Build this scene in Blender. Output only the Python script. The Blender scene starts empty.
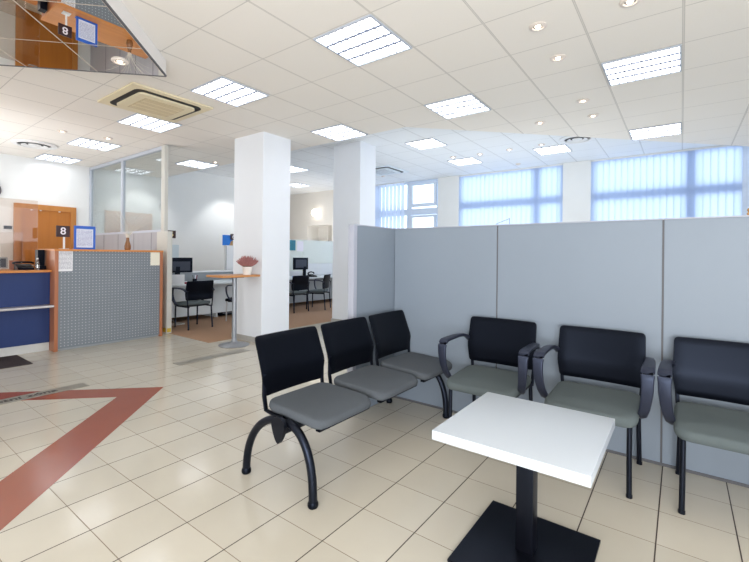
import bpy, bmesh, math, random
from mathutils import Vector, Matrix
random.seed(7)
PI = math.pi
scene = bpy.context.scene
C = scene.collection
LO, HI = 3.10, 3.42          # heights of the lower and the upper suspended ceiling
TILE = 0.621

# ------------------------------------------------------------------ materials
def lin(c):
    return tuple(((v/255.0)/12.92 if v/255.0 <= 0.04045 else ((v/255.0+0.055)/1.055)**2.4) for v in c)

class NT:
    def __init__(s, name):
        s.m = bpy.data.materials.new(name); s.m.use_nodes = True
        s.t = s.m.node_tree; s.n = s.t.nodes; s.l = s.t.links
        s.n.clear(); s.out = s.n.new('ShaderNodeOutputMaterial')
    def node(s, typ, **kw):
        n = s.n.new(typ)
        for k, v in kw.items(): setattr(n, k, v)
        return n
    def link(s, a, b): s.l.new(a, b)
    def val(s, sock, v):
        if hasattr(v, 'is_linked') or isinstance(v, bpy.types.NodeSocket): s.l.new(v, sock)
        else: sock.default_value = v
    def math(s, op, a, b=None, c=None):
        n = s.node('ShaderNodeMath', operation=op)
        s.val(n.inputs[0], a)
        if b is not None: s.val(n.inputs[1], b)
        if c is not None: s.val(n.inputs[2], c)
        return n.outputs[0]
    def mix(s, f, a, b):
        n = s.node('ShaderNodeMix', data_type='RGBA')
        s.val(n.inputs[0], f)
        s.val(n.inputs[6], a if isinstance(a, bpy.types.NodeSocket) else (*a, 1))
        s.val(n.inputs[7], b if isinstance(b, bpy.types.NodeSocket) else (*b, 1))
        return n.outputs[2]
    def xyz(s):
        tc = s.node('ShaderNodeTexCoord'); sp = s.node('ShaderNodeSeparateXYZ')
        s.link(tc.outputs['Object'], sp.inputs[0]); s.tc = tc
        return sp.outputs[0], sp.outputs[1], sp.outputs[2]
    def noise(s, scale, detail=3, vec=None):
        n = s.node('ShaderNodeTexNoise'); n.inputs['Scale'].default_value = scale; n.inputs['Detail'].default_value = detail
        if vec is None:
            tc = s.node('ShaderNodeTexCoord'); vec = tc.outputs['Object']
        s.link(vec, n.inputs['Vector'])
        return n.outputs['Fac']
    def bsdf(s, color, rough=0.5, metal=0.0, spec=0.5, coat=0.0, **kw):
        b = s.node('ShaderNodeBsdfPrincipled')
        s.val(b.inputs['Base Color'], color if isinstance(color, bpy.types.NodeSocket) else (*color, 1))
        s.val(b.inputs['Roughness'], rough); b.inputs['Metallic'].default_value = metal
        b.inputs['Specular IOR Level'].default_value = spec
        b.inputs['Coat Weight'].default_value = coat
        for k, v in kw.items(): s.val(b.inputs[k], v)
        s.link(b.outputs[0], s.out.inputs[0]); s.b = b
        return b
    def bump(s, h, strength=0.2, dist=0.01):
        n = s.node('ShaderNodeBump'); n.inputs['Strength'].default_value = strength; n.inputs['Distance'].default_value = dist
        s.link(h, n.inputs['Height']); s.link(n.outputs[0], s.b.inputs['Normal'])

def plain(name, rgb, rough=0.5, metal=0.0, spec=0.5, var=0.04, scale=30, bump=0.0, coat=0.0):
    t = NT(name); c = lin(rgb)
    n = t.noise(scale)
    col = t.mix(n, tuple(v*(1-var) for v in c), tuple(min(1, v*(1+var)) for v in c))
    t.bsdf(col, rough, metal, spec, coat)
    if bump: t.bump(t.noise(scale*8), bump, 0.002)
    return t.m

def wood(name, a, b, axis='Y', scale=1.0, rough=0.4):
    t = NT(name); x, y, z = t.xyz()
    mp = t.node('ShaderNodeMapping'); t.link(t.tc.outputs['Object'], mp.inputs[0])
    sc = {'X': (1.2, 22, 22), 'Y': (22, 1.2, 22), 'Z': (22, 22, 1.2)}[axis]
    mp.inputs['Scale'].default_value = tuple(v*scale for v in sc)
    n = t.noise(1.0, 5, mp.outputs[0])
    t.bsdf(t.mix(n, lin(a), lin(b)), rough, coat=0.1)
    return t.m

def emit(name, rgb, strength):
    t = NT(name); e = t.node('ShaderNodeEmission'); e.inputs[0].default_value = (*lin(rgb), 1); e.inputs[1].default_value = strength
    t.link(e.outputs[0], t.out.inputs[0]); return t.m

def glass(name, tint, refl=0.08, rough=0.02):
    t = NT(name); a = t.node('ShaderNodeBsdfTransparent'); a.inputs[0].default_value = (*tint, 1)
    g = t.node('ShaderNodeBsdfGlossy'); g.inputs['Roughness'].default_value = rough
    fr = t.node('ShaderNodeFresnel'); fr.inputs[0].default_value = 1.45
    f = t.math('MULTIPLY_ADD', fr.outputs[0], 0.45, refl)
    m = t.node('ShaderNodeMixShader'); t.link(f, m.inputs[0]); t.link(a.outputs[0], m.inputs[1]); t.link(g.outputs[0], m.inputs[2])
    t.link(m.outputs[0], t.out.inputs[0]); return t.m

def line_mask(t, coord, origin, step, width):
    """1 inside a line of the given width at every origin + k*step"""
    q = t.math('DIVIDE', t.math('SUBTRACT', coord, origin - step/2), step)
    f = t.math('FRACT', q)
    d = t.math('ABSOLUTE', t.math('SUBTRACT', f, 0.5))
    return t.math('LESS_THAN', d, width/2/step)

def floor_mat():
    t = NT('floor_tiles'); x, y, z = t.xyz()
    mx = line_mask(t, x, -0.083, 0.3045, 0.0058)
    my = line_mask(t, y, 1.073, 0.303, 0.0038)
    # tone per tile
    cx = t.math('FLOOR', t.math('DIVIDE', t.math('SUBTRACT', x, -0.083), 0.3045))
    cy = t.math('FLOOR', t.math('DIVIDE', t.math('SUBTRACT', y, 1.073), 0.303))
    cb = t.node('ShaderNodeCombineXYZ'); t.link(cx, cb.inputs[0]); t.link(cy, cb.inputs[1])
    wn = t.node('ShaderNodeTexWhiteNoise'); t.link(cb.outputs[0], wn.inputs[0])
    base = t.mix(wn.outputs[0], lin((202, 196, 182)), lin((211, 205, 191)))
    n = t.noise(6, 4)
    base = t.mix(t.math('MULTIPLY', n, 0.5), base, lin((198, 190, 174)))
    c = t.mix(my, base, lin((128, 112, 94)))
    c = t.mix(mx, c, lin((62, 50, 44)))
    g = t.math('MAXIMUM', mx, my)
    rough = t.math('MULTIPLY_ADD', g, 0.45, 0.13)
    t.bsdf(c, rough, spec=0.5)
    t.bump(t.math('SUBTRACT', 1.0, g), 0.3, 0.001)
    return t.m

def ceiling_mat(name, y0, rgb):
    t = NT(name); x, y, z = t.xyz()
    c = lin(rgb)
    n = t.noise(90, 2)
    base = t.mix(n, tuple(v*0.975 for v in c), tuple(min(1, v*1.02) for v in c))
    wx = line_mask(t, x, 0.0, TILE, 0.017); ix = line_mask(t, x, 0.0, TILE, 0.007)
    my = line_mask(t, y, y0, TILE, 0.009)
    base = t.mix(my, base, tuple(v*0.72 for v in c))
    base = t.mix(wx, base, tuple(v*0.68 for v in c))
    base = t.mix(ix, base, tuple(v*0.84 for v in c))
    t.bsdf(base, 0.85, spec=0.2)
    return t.m

def mirror_mat():
    t = NT('ceiling_mirror'); x, y, z = t.xyz()
    u = t.math('ADD', x, y); v = t.math('SUBTRACT', x, y)
    a = line_mask(t, u, -1.953, 0.820, 0.016); b = line_mask(t, v, -5.867, 0.811, 0.016)
    g = t.math('MAXIMUM', a, b)
    bs = t.node('ShaderNodeBsdfPrincipled'); bs.inputs['Base Color'].default_value = (*lin((196, 186, 174)), 1); bs.inputs['Roughness'].default_value = 0.5
    gl = t.node('ShaderNodeBsdfGlossy'); gl.inputs['Roughness'].default_value = 0.004; gl.inputs[0].default_value = (0.82, 0.82, 0.80, 1)
    m = t.node('ShaderNodeMixShader'); t.link(g, m.inputs[0]); t.link(gl.outputs[0], m.inputs[1]); t.link(bs.outputs[0], m.inputs[2])
    t.link(m.outputs[0], t.out.inputs[0]); return t.m

def perforated_mat():
    t = NT('perforated_steel'); x, y, z = t.xyz()
    def cell(c, o, st): return t.math('SUBTRACT', t.math('FRACT', t.math('DIVIDE', t.math('SUBTRACT', c, o), st)), 0.5)
    dy = cell(y, 0, 0.0405); dz = cell(z, 0, 0.0405)
    r = t.math('SQRT', t.math('ADD', t.math('MULTIPLY', dy, dy), t.math('MULTIPLY', dz, dz)))
    dot = t.math('LESS_THAN', r, 0.14)
    n = t.noise(3)
    base = t.mix(n, lin((120, 127, 136)), lin((131, 138, 146)))
    t.bsdf(t.mix(dot, base, lin((196, 202, 204))), 0.45, 0.1)
    return t.m

def blind_mat(name, rgb, trans):
    t = NT(name); n = t.noise(40)
    c = lin(rgb); col = t.mix(n, tuple(v*0.95 for v in c), c)
    d = t.node('ShaderNodeBsdfDiffuse'); tr = t.node('ShaderNodeBsdfTranslucent')
    t.link(col, d.inputs[0]); t.link(col, tr.inputs[0])
    m = t.node('ShaderNodeMixShader'); m.inputs[0].default_value = trans
    t.link(d.outputs[0], m.inputs[1]); t.link(tr.outputs[0], m.inputs[2]); t.link(m.outputs[0], t.out.inputs[0]); return t.m

def paper_mat(name, step, lo, hi, zlo, zhi, ylo, yhi, ink=(150, 150, 165), axis='Y', bg=(238, 238, 242)):
    """paper with rows of illegible print"""
    t = NT(name); x, y, z = t.xyz()
    h = y if axis == 'Y' else x
    row = line_mask(t, z, 0, step, step*0.42)
    mp = t.node('ShaderNodeMapping'); t.link(t.tc.outputs['Object'], mp.inputs[0]); mp.inputs['Scale'].default_value = (120, 120, 1/step)
    n = t.noise(1.0, 1, mp.outputs[0])
    ink_on = t.math('MULTIPLY', row, t.math('GREATER_THAN', n, 0.42))
    inside = t.math('MULTIPLY', t.math('MULTIPLY', t.math('GREATER_THAN', z, zlo), t.math('LESS_THAN', z, zhi)),
                    t.math('MULTIPLY', t.math('GREATER_THAN', h, ylo), t.math('LESS_THAN', h, yhi)))
    t.bsdf(t.mix(t.math('MULTIPLY', ink_on, inside), lin(bg), lin(ink)), 0.6)
    return t.m

M = {}
M['floor'] = floor_mat()
M['ceil_lo'] = ceiling_mat('ceiling_tiles_lower', 3.672, (242, 238, 232))
M['ceil_hi'] = ceiling_mat('ceiling_tiles_upper', 6.49, (236, 240, 244))
M['mirror'] = mirror_mat()
M['soffit'] = plain('soffit_paint', (238, 233, 228), 0.85, spec=0.2, var=0.02, scale=4)
M['wall'] = plain('white_wall_paint', (236, 238, 238), 0.8, spec=0.2, var=0.02, scale=4)
M['pillar'] = plain('pillar_paint', (236, 240, 246), 0.75, spec=0.2, var=0.015, scale=4)
M['wall_warm'] = plain('warm_wall_paint', (236, 233, 228), 0.85, spec=0.2, var=0.02, scale=4)
M['skirt'] = plain('grey_skirting', (176, 174, 170), 0.5)
M['red'] = plain('red_floor_tile', (154, 86, 66), 0.16, var=0.07, scale=5)
M['carpet'] = plain('brown_carpet', (172, 140, 116), 0.95, spec=0.05, var=0.12, scale=60, bump=0.3)
M['mat'] = plain('dark_entrance_mat', (74, 68, 70), 0.95, spec=0.05, var=0.35, scale=50, bump=0.4)
M['steelstrip'] = plain('grey_metal_strip', (150, 146, 136), 0.4, 0.3, var=0.08)
M['ink'] = plain('dark_lettering', (50, 48, 46), 0.6)
M['screen'] = plain('grey_divider_laminate', (132, 143, 156), 0.5, spec=0.35, var=0.03, scale=2)
M['screen_edge'] = plain('grey_divider_edge', (168, 172, 186), 0.45, var=0.02)
M['seam'] = plain('dark_seam', (92, 92, 96), 0.6)
M['black_plastic'] = plain('black_plastic', (5, 6, 11), 0.38, spec=0.2, var=0.08, scale=25)
M['arm'] = plain('dark_arm_plastic', (40, 43, 56), 0.42, var=0.06, scale=25)
M['black_metal'] = plain('black_metal', (10, 10, 15), 0.35, 0.2, var=0.06)
M['fabric'] = plain('grey_seat_fabric', (86, 91, 97), 0.9, spec=0.15, var=0.1, scale=160, bump=0.15)
M['fabric_green'] = plain('grey_green_seat_fabric', (92, 101, 103), 0.85, spec=0.2, var=0.08, scale=160, bump=0.15)
M['silver'] = plain('silver_tube', (170, 168, 166), 0.3, 0.7, var=0.04)
M['table_white'] = plain('white_table_laminate', (200, 208, 217), 0.25, var=0.01, scale=3)
M['wood'] = wood('beech_wood_lit_top', (222, 150, 80), (196, 122, 60), 'Y')  # counter tops: halogen light painted in as a brighter orange
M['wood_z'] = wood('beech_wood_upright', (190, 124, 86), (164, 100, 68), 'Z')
M['bar_wood'] = wood('orange_beech_top', (206, 146, 84), (180, 118, 64), 'Y')
M['door'] = wood('orange_door_veneer', (196, 124, 46), (170, 100, 30), 'Z', rough=0.35)
M['door_frame'] = wood('door_frame_wood', (204, 140, 70), (180, 114, 50), 'Z')
M['perf'] = perforated_mat()
M['blue_panel'] = plain('navy_blue_panel', (28, 52, 108), 0.5, var=0.08, scale=3)
M['plinth'] = plain('pale_plinth', (205, 206, 204), 0.4, var=0.03)
M['ledge'] = plain('pale_metal_ledge', (205, 200, 198), 0.3, 0.4, var=0.03)
M['alu'] = plain('light_aluminium', (196, 202, 214), 0.4, 0.2, var=0.03)
M['cream_post'] = plain('cream_post', (206, 206, 200), 0.5, var=0.03)
M['base_panel'] = wood('pale_grey_panel', (176, 176, 180), (164, 162, 170), 'Z', scale=0.5)
M['yellow'] = plain('yellow_sticker', (206, 176, 60), 0.6)
M['glass'] = glass('clear_glass', (0.96, 0.985, 0.98), 0.015)
M['glass_pink'] = glass('reflective_counter_glass', (0.94, 0.90, 0.87), 0.03)
M['win_glass'] = glass('window_glass', (0.95, 0.98, 1.0), 0.02)
M['blind'] = blind_mat('blue_white_blind_fabric', (214, 227, 247), 0.66)
M['blind_white'] = blind_mat('white_blind_fabric', (226, 236, 252), 0.6)
M['win_frame'] = plain('blue_white_window_frame', (222, 234, 250), 0.4, var=0.03)
M['panel_em'] = emit('panel_light', (250, 252, 255), 6.0)
M['warm_em'] = emit('halogen_glow', (255, 236, 214), 9.0)
M['lamp_em'] = emit('globe_glow', (255, 244, 226), 5.0)
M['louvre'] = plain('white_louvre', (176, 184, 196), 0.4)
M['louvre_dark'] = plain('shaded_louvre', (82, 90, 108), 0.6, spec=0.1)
M['ring'] = plain('white_lamp_ring', (226, 216, 208), 0.4)
M['ac_cream'] = plain('cream_ac_plastic', (232, 220, 188), 0.5, var=0.03)
M['ac_white'] = plain('white_ac_plastic', (226, 236, 244), 0.5, var=0.03)
M['dark'] = plain('dark_gap', (24, 24, 26), 0.6)
M['grille'] = plain('tan_grille', (196, 178, 146), 0.6, var=0.08, scale=80)
M['white_plastic'] = plain('white_plastic', (232, 233, 234), 0.4, var=0.02)
M['cool_white'] = plain('white_desk_laminate', (222, 228, 230), 0.4, var=0.02)
M['grey_mid'] = plain('mid_grey_laminate', (158, 164, 168), 0.5, var=0.03)
M['mon_screen'] = plain('monitor_back', (52, 58, 74), 0.35, var=0.15, scale=9)
M['sign_brown'] = plain('dark_brown_sign', (58, 30, 34), 0.4)
M['sign_white'] = plain('white_sign_lettering', (246, 240, 248), 0.5)
M['sign_yellow'] = plain('yellow_sign_lettering', (236, 206, 120), 0.5)
M['frame_blue'] = plain('bright_blue_frame', (40, 98, 200), 0.35)
M['poster_blue'] = plain('blue_poster', (34, 120, 214), 0.5, var=0.2, scale=8)
M['poster_gold'] = plain('gold_poster_patch', (196, 160, 110), 0.5, var=0.2, scale=20)
M['poster_navy'] = plain('navy_poster_patch', (40, 44, 110), 0.5)
M['teal'] = plain('teal_poster', (40, 128, 148), 0.5, var=0.15, scale=8)
M['folder_blue'] = plain('blue_folder', (60, 140, 230), 0.45)
M['red_small'] = plain('crimson_plastic', (150, 30, 60), 0.45)
M['vase'] = plain('brown_glass_vase', (140, 96, 60), 0.25, var=0.45, scale=26)
M['twig'] = plain('pale_dry_twig', (214, 210, 200), 0.7)
M['pot'] = plain('white_flower_pot', (238, 232, 226), 0.4)
M['heather'] = plain('dusky_pink_heather', (176, 122, 120), 0.8, var=0.3, scale=60)
M['heather_green'] = plain('olive_heather_stem', (110, 104, 76), 0.8, var=0.2, scale=60)
M['pole_grey'] = plain('grey_table_pole', (150, 154, 160), 0.35, 0.5, var=0.03)
M['paper_left'] = paper_mat('notice_print', 0.017, 0, 1, 0.03, 0.28, -0.085, 0.085)
M['paper_frame'] = paper_mat('framed_notice_print', 0.017, 0, 1, 0.05, 0.27, -0.09, 0.09, ink=(140, 144, 190), bg=(228, 234, 248))
M['paper_plain'] = plain('cream_paper', (240, 236, 220), 0.6)
M['paper_grey'] = plain('pale_blue_grey_paper', (206, 220, 228), 0.6)
M['tan'] = plain('tan_carved_wood', (190, 146, 96), 0.6, var=0.25, scale=60)
M['bottle'] = glass('clear_plastic_bottle', (0.85, 0.88, 0.9), 0.15)
M['frosted'] = plain('frosted_pale_glass', (232, 236, 228), 0.35, var=0.02)
M['cable'] = plain('white_cable', (220, 218, 214), 0.5)

for k_ in ('black_plastic', 'black_metal', 'arm'):
    b_ = [n for n in M[k_].node_tree.nodes if n.type == 'BSDF_PRINCIPLED'][0]
    b_.inputs['Specular Tint'].default_value = (.55, .68, 1, 1)

# ------------------------------------------------------------------ mesh helpers
def box(bm, x0, x1, y0, y1, z0, z1):
    vs = [bm.verts.new((x, y, z)) for x in (x0, x1) for y in (y0, y1) for z in (z0, z1)]
    for f in ((0,1,3,2),(4,6,7,5),(0,4,5,1),(2,3,7,6),(0,2,6,4),(1,5,7,3)):
        bm.faces.new([vs[i] for i in f])
    return vs

def bevel(bm, w, seg=2):
    bmesh.ops.bevel(bm, geom=bm.edges[:], offset=w, segments=seg, affect='EDGES', profile=0.7, clamp_overlap=True)

def BB(x0, x1, y0, y1, z0, z1, bv=0.0, seg=2):
    bm = bmesh.new(); box(bm, x0, x1, y0, y1, z0, z1)
    if bv: bevel(bm, bv, seg)
    return bm

def prism(bm, pts, z0, z1):
    a = [bm.verts.new((p[0], p[1], z0)) for p in pts]; b = [bm.verts.new((p[0], p[1], z1)) for p in pts]
    bm.faces.new(a[::-1]); bm.faces.new(b)
    n = len(pts)
    for i in range(n): bm.faces.new((a[i], a[(i+1) % n], b[(i+1) % n], b[i]))

def sweep(bm, path, section, up=Vector((0, 0, 1)), scales=None, cap=True):
    """sweep a closed 2-D section along a path of points"""
    path = [Vector(p) for p in path]; rings = []
    for i, p in enumerate(path):
        t = (path[min(i+1, len(path)-1)] - path[max(i-1, 0)]).normalized()
        s = t.cross(up)
        if s.length < 1e-4: s = t.cross(Vector((0, 1, 0)))
        s.normalize(); u = s.cross(t).normalized()
        k = scales[i] if scales else (1, 1)
        rings.append([bm.verts.new(p + s*(a*k[0]) + u*(b*k[1])) for a, b in section])
    n = len(section)
    for i in range(len(rings)-1):
        for j in range(n):
            bm.faces.new((rings[i][j], rings[i][(j+1) % n], rings[i+1][(j+1) % n], rings[i+1][j]))
    if cap:
        bm.faces.new(rings[0][::-1]); bm.faces.new(rings[-1])
    return rings

def circ(r, n=14): return [(r*math.cos(2*PI*i/n), r*math.sin(2*PI*i/n)) for i in range(n)]
def rrect(w, h, r, k=3):
    pts = []
    for cx, cy, a0 in ((w/2-r, h/2-r, 0), (-w/2+r, h/2-r, 90), (-w/2+r, -h/2+r, 180), (w/2-r, -h/2+r, 270)):
        for i in range(k+1):
            a = math.radians(a0 + 90*i/k); pts.append((cx+r*math.cos(a), cy+r*math.sin(a)))
    return pts

def tube(bm, path, r, n=14, up=Vector((0, 0, 1))): return sweep(bm, path, circ(r, n), up)

def lathe(bm, prof, n=32, c=(0, 0, 0)):
    rings = []
    for r, z in prof:
        if r < 1e-6: rings.append([bm.verts.new((c[0], c[1], c[2]+z))])
        else: rings.append([bm.verts.new((c[0]+r*math.cos(2*PI*i/n), c[1]+r*math.sin(2*PI*i/n), c[2]+z)) for i in range(n)])
    for a, b in zip(rings, rings[1:]):
        for i in range(n):
            j = (i+1) % n
            if len(a) == 1 and len(b) == 1: continue
            if len(a) == 1: bm.faces.new((a[0], b[i], b[j]))
            elif len(b) == 1: bm.faces.new((a[i], a[j], b[0]))
            else: bm.faces.new((a[i], a[j], b[j], b[i]))

def smoothstep(a, b, x):
    t = max(0, min(1, (x-a)/(b-a))); return t*t*(3-2*t)

def pad(w, d, h, r, front_drop=0.012, crown=0.008, edge=0.018):
    """upholstered cushion: rounded outline, soft edges, front (-Y) edge rolled down; top at z=0"""
    bm = bmesh.new()
    k = 5
    def ring(inset, z, crownk=0.0):
        pts = rrect(w-2*inset, d-2*inset, max(0.01, r-inset), k)
        return [bm.verts.new((x, y, z)) for x, y in pts]
    rings = [ring(edge*0.9, -h)]
    for i in range(7):
        a = -PI/2 + PI*i/6
        rings.append(ring(edge*(1-math.cos(a)), -h/2 + (h/2)*math.sin(a)))
    for f in (0.10, 0.22, 0.4, 0.62, 0.85):
        s = 1-f; pts = rrect(w-2*edge, d-2*edge, max(0.01, r-edge), k)
        rings.append([bm.verts.new((x*s, y*s, crown*smoothstep(0, 1, f))) for x, y in pts])
    n = len(rings[0])
    for a, b in zip(rings, rings[1:]):
        for i in range(n): bm.faces.new((a[i], a[(i+1) % n], b[(i+1) % n], b[i]))
    bm.faces.new(rings[0][::-1])
    cv = bm.verts.new((0, 0, crown))
    for i in range(n): bm.faces.new((rings[-1][i], rings[-1][(i+1) % n], cv))
    for v in bm.verts:
        t = smoothstep(-d/2+0.13, -d/2, v.co.y)
        v.co.z -= front_drop*t*1.6
        v.co.z += 0.012*smoothstep(0.05, d/2, v.co.y)
    return bm

def back_panel(w_bot, w_mid, w_top, z0, z1, zm, tilt, th=0.022, curve=0.018, rc=0.03):
    """moulded backrest: upright below zm, leaning back (+Y) above it, slightly dished"""
    bm = bmesh.new(); nx, nz = 16, 18
    def yoff(z): 
        return tilt*max(0, (z-zm))/(z1-zm) if z > zm else 0.0
    def hw(z):
        w = w_bot+(w_mid-w_bot)*smoothstep(z0, zm, z) if z < zm else w_mid+(w_top-w_mid)*(z-zm)/(z1-zm)
        h = w/2
        for e, s in ((z1-z, 1), (z-z0, 1)):
            if e < rc: h -= rc - math.sqrt(max(0, rc*rc-(rc-e)**2))
        return h
    zs = []
    for i in range(nz+1):
        f = i/nz; f = 0.5-0.5*math.cos(PI*f); zs.append(z0+(z1-z0)*f)
    grid = {}
    for s in (0, 1):
        for i, z in enumerate(zs):
            for j in range(nx+1):
                u = -1+2*j/nx; x = u*hw(z)
                edge = 1.0
                e = min(z1-z, z-z0, (1-abs(u))*w_mid/2)
                th_l = th*(0.45+0.55*min(1, max(0, e)/0.02))
                y = yoff(z) + curve*(1-(x/(w_mid/2))**2) + (th_l/2 if s else -th_l/2)
                grid[s, i, j] = bm.verts.new((x, y, z))
    for s in (0, 1):
        for i in range(nz):
            for j in range(nx):
                q = [grid[s,i,j], grid[s,i,j+1], grid[s,i+1,j+1], grid[s,i+1,j]]
                bm.faces.new(q if s == 0 else q[::-1])
    for i in range(nz):
        for j in (0, nx):
            q = [grid[0,i,j], grid[0,i+1,j], grid[1,i+1,j], grid[1,i,j]]
            bm.faces.new(q if j == 0 else q[::-1])
    for j in range(nx):
        for i in (0, nz):
            q = [grid[0,i,j], grid[1,i,j], grid[1,i,j+1], grid[0,i,j+1]]
            bm.faces.new(q if i == 0 else q[::-1])
    return bm

def finish(bm, name, mat, smooth=True, angle=38):
    bmesh.ops.recalc_face_normals(bm, faces=bm.faces[:])
    me = bpy.data.meshes.new(name); bm.to_mesh(me); bm.free()
    me.materials.append(mat)
    if smooth:
        for p in me.polygons: p.use_smooth = True
        me.set_sharp_from_angle(angle=math.radians(angle))
    return me

def tag(o, label=None, cat=None, group=None, kind=None):
    if label: o['label'] = label
    if cat: o['category'] = cat
    if group: o['group'] = group
    if kind: o['kind'] = kind
    return o

def thing(name, label, cat, loc=(0, 0, 0), rotz=0, group=None):
    o = bpy.data.objects.new(name, None); C.objects.link(o)
    o.empty_display_size = 0.1; o.location = loc; o.rotation_euler = (0, 0, rotz)
    return tag(o, label, cat, group)

def part(name, bm, mat, parent, label=None, world=False, off=None, **kw):
    """a mesh child; world=True means bm was built in room coordinates (parent unrotated)"""
    if world:
        root = Vector(parent.location)
        q = parent.parent
        while q is not None: root += Vector(q.location); q = q.parent
        bmesh.ops.translate(bm, verts=bm.verts[:], vec=-root)
    if off is not None:
        bmesh.ops.translate(bm, verts=bm.verts[:], vec=-Vector(off))
    o = bpy.data.objects.new(name, finish(bm, name, mat, **kw)); C.objects.link(o); o.parent = parent
    if off is not None: o.location = off
    if label: o['label'] = label
    return o

def solo(name, bm, mat, label, cat, base=None, group=None, **kw):
    """a thing of one mesh built in room coordinates, origin moved to its base"""
    if base is None:
        xs = [v.co for v in bm.verts]
        base = Vector((sum(v.x for v in xs)/len(xs), sum(v.y for v in xs)/len(xs), min(v.z for v in xs)))
    base = Vector(base)
    bmesh.ops.translate(bm, verts=bm.verts[:], vec=-base)
    o = bpy.data.objects.new(name, finish(bm, name, mat, **kw)); C.objects.link(o); o.location = base
    return tag(o, label, cat, group)

def struct(name, bm, mat, parent=None, **kw):
    o = bpy.data.objects.new(name, finish(bm, name, mat, smooth=kw.pop('smooth', False), **kw)); C.objects.link(o)
    if parent: o.parent = parent
    else: o['kind'] = 'structure'
    return o

def dup(root, loc, rotz=0, label=None, group=None):
    r = root.copy(); C.objects.link(r); r.location = loc; r.rotation_euler = (0, 0, rotz)
    if label: r['label'] = label
    if group: r['group'] = group
    for ch in list(root.children):
        c = ch.copy(); C.objects.link(c); c.parent = r
        for g in ch.children:
            d = g.copy(); C.objects.link(d); d.parent = c
    return r

def text_mesh(name, body, size, mat, parent, matrix, depth=0.0008, sx=1.0):
    cu = bpy.data.curves.new('lettering', 'FONT'); cu.body = body; cu.size = size; cu.extrude = depth
    cu.align_x = 'CENTER'; cu.align_y = 'CENTER'; cu.offset = size*0.012
    tmp = bpy.data.objects.new('lettering', cu); C.objects.link(tmp)
    bpy.context.view_layer.update()
    me = bpy.data.meshes.new_from_object(tmp.evaluated_get(bpy.context.evaluated_depsgraph_get()))
    bpy.data.objects.remove(tmp); bpy.data.curves.remove(cu)
    me.transform(Matrix.Diagonal((sx, 1, 1, 1))); me.transform(matrix)
    me.materials.clear(); me.materials.append(mat); me.name = name
    o = bpy.data.objects.new(name, me); C.objects.link(o); o.parent = parent
    return o
# orientation of upright lettering read from +X side / from -Y side
FACE_PX = Matrix(((0, 0, 1, 0), (1, 0, 0, 0), (0, 1, 0, 0), (0, 0, 0, 1)))
FACE_MY = Matrix(((1, 0, 0, 0), (0, 0, -1, 0), (0, 1, 0, 0), (0, 0, 0, 1)))

# ------------------------------------------------------------------ the setting
bm = bmesh.new(); box(bm, -12.6, 7.0, -5.0, 10.2, -0.1, 0.0); struct('floor', bm, M['floor'])
bm = bmesh.new(); prism(bm, [(-9.99, 3.47), (-6.68, 3.47), (-6.68, 3.42), (-5.54, 3.42), (-5.54, 9.98), (-12.49, 9.98), (-12.49, 7.62), (-9.99, 7.62)], 0.0, 0.006)
struct('floor_carpet', bm, M['carpet'])
# red marble bands let into the floor, a right angle pointing at the counters
bm = bmesh.new()
prism(bm, [(-4.04, 2.016), (-4.083, 1.619), (-4.083-4.2, 1.619-4.2), (-4.083-4.6, 1.619-4.2), (-4.04-4.6, 2.016-4.6)], -0.001, 0.0012)
prism(bm, [(-4.04, 2.016), (-4.083, 1.619), (-4.083+4.4, 1.619-4.4), (-4.04+4.6, 2.016-4.6)], -0.001, 0.0012)
struct('trim_1', bm, M['red'])

# ceilings
bm = bmesh.new()
prism(bm, [(-10.0, -5.0), (7.0, -5.0), (7.0, 10.2), (2.216, 10.2), (-3.11, 4.874), (-10.0, 4.874)], LO, LO+0.02)
struct('ceiling', bm, M['ceil_lo'])
bm = bmesh.new()
prism(bm, [(-10.0, 4.854), (-3.102, 4.854), (2.03, 9.98), (2.06, 9.98), (-3.11, 4.874), (-10.0, 4.874)], LO+0.02, HI+0.02)
struct('ceiling_step', bm, M['wall'])
bm = bmesh.new(); box(bm, -12.6, 7.0, 4.3, 10.2, HI+0.02, HI+0.1)
bm2 = bmesh.new()
prism(bm2, [(-12.5, 4.9), (-10.0, 4.9), (-10.0, 4.88), (-3.13, 4.88), (2.19, 10.2), (-12.5, 10.2)], HI, HI+0.02)
bm.free(); struct('ceiling_upper', bm2, M['ceil_hi'])
# mirror let into the lower ceiling
MZ = 2.95                    # the mirrored soffit hangs a little below the tiles
MT = Vector((-3.868, 1.925))
bm = bmesh.new()
prism(bm, [MT, MT+Vector((-3.6, -3.6)), MT+Vector((3.6, -3.6))], MZ+.012, LO)
struct('ceiling_soffit', bm, M['soffit'])
bm = bmesh.new()
prism(bm, [MT, MT+Vector((-3.6, -3.6)), MT+Vector((3.6, -3.6))], MZ, MZ+.010)
mir = solo('ceiling_mirror', bm, M['mirror'], 'mirrored triangle of ceiling panels above the counter, top left', 'mirror', base=(0, 0, 0), smooth=False)
def edge_strip(p, q, w):
    d = (Vector(q)-Vector(p)).normalized(); n = Vector((-d.y, d.x))*w/2; b = bmesh.new()
    prism(b, [Vector(p)+n, Vector(p)-n, Vector(q)-n, Vector(q)+n], MZ-.003, MZ+.012); return b
for k in (-1, 1):
    part('edge_strip', edge_strip(MT, MT+Vector((k*3.6, -3.6)), 0.012), M['seam'], mir, smooth=False)

# walls
bm = bmesh.new()
box(bm, -10.2, -10.0, -5.0, 7.6, 0, HI+0.1)
struct('wall_left', bm, M['wall'])
bm = bmesh.new(); box(bm, -12.5, -10.2, 7.4, 7.6, 0, HI+0.1); box(bm, -12.7, -12.5, 7.4, 10.2, 0, HI+0.1)
struct('wall_recess', bm, M['wall_warm'])
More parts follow.
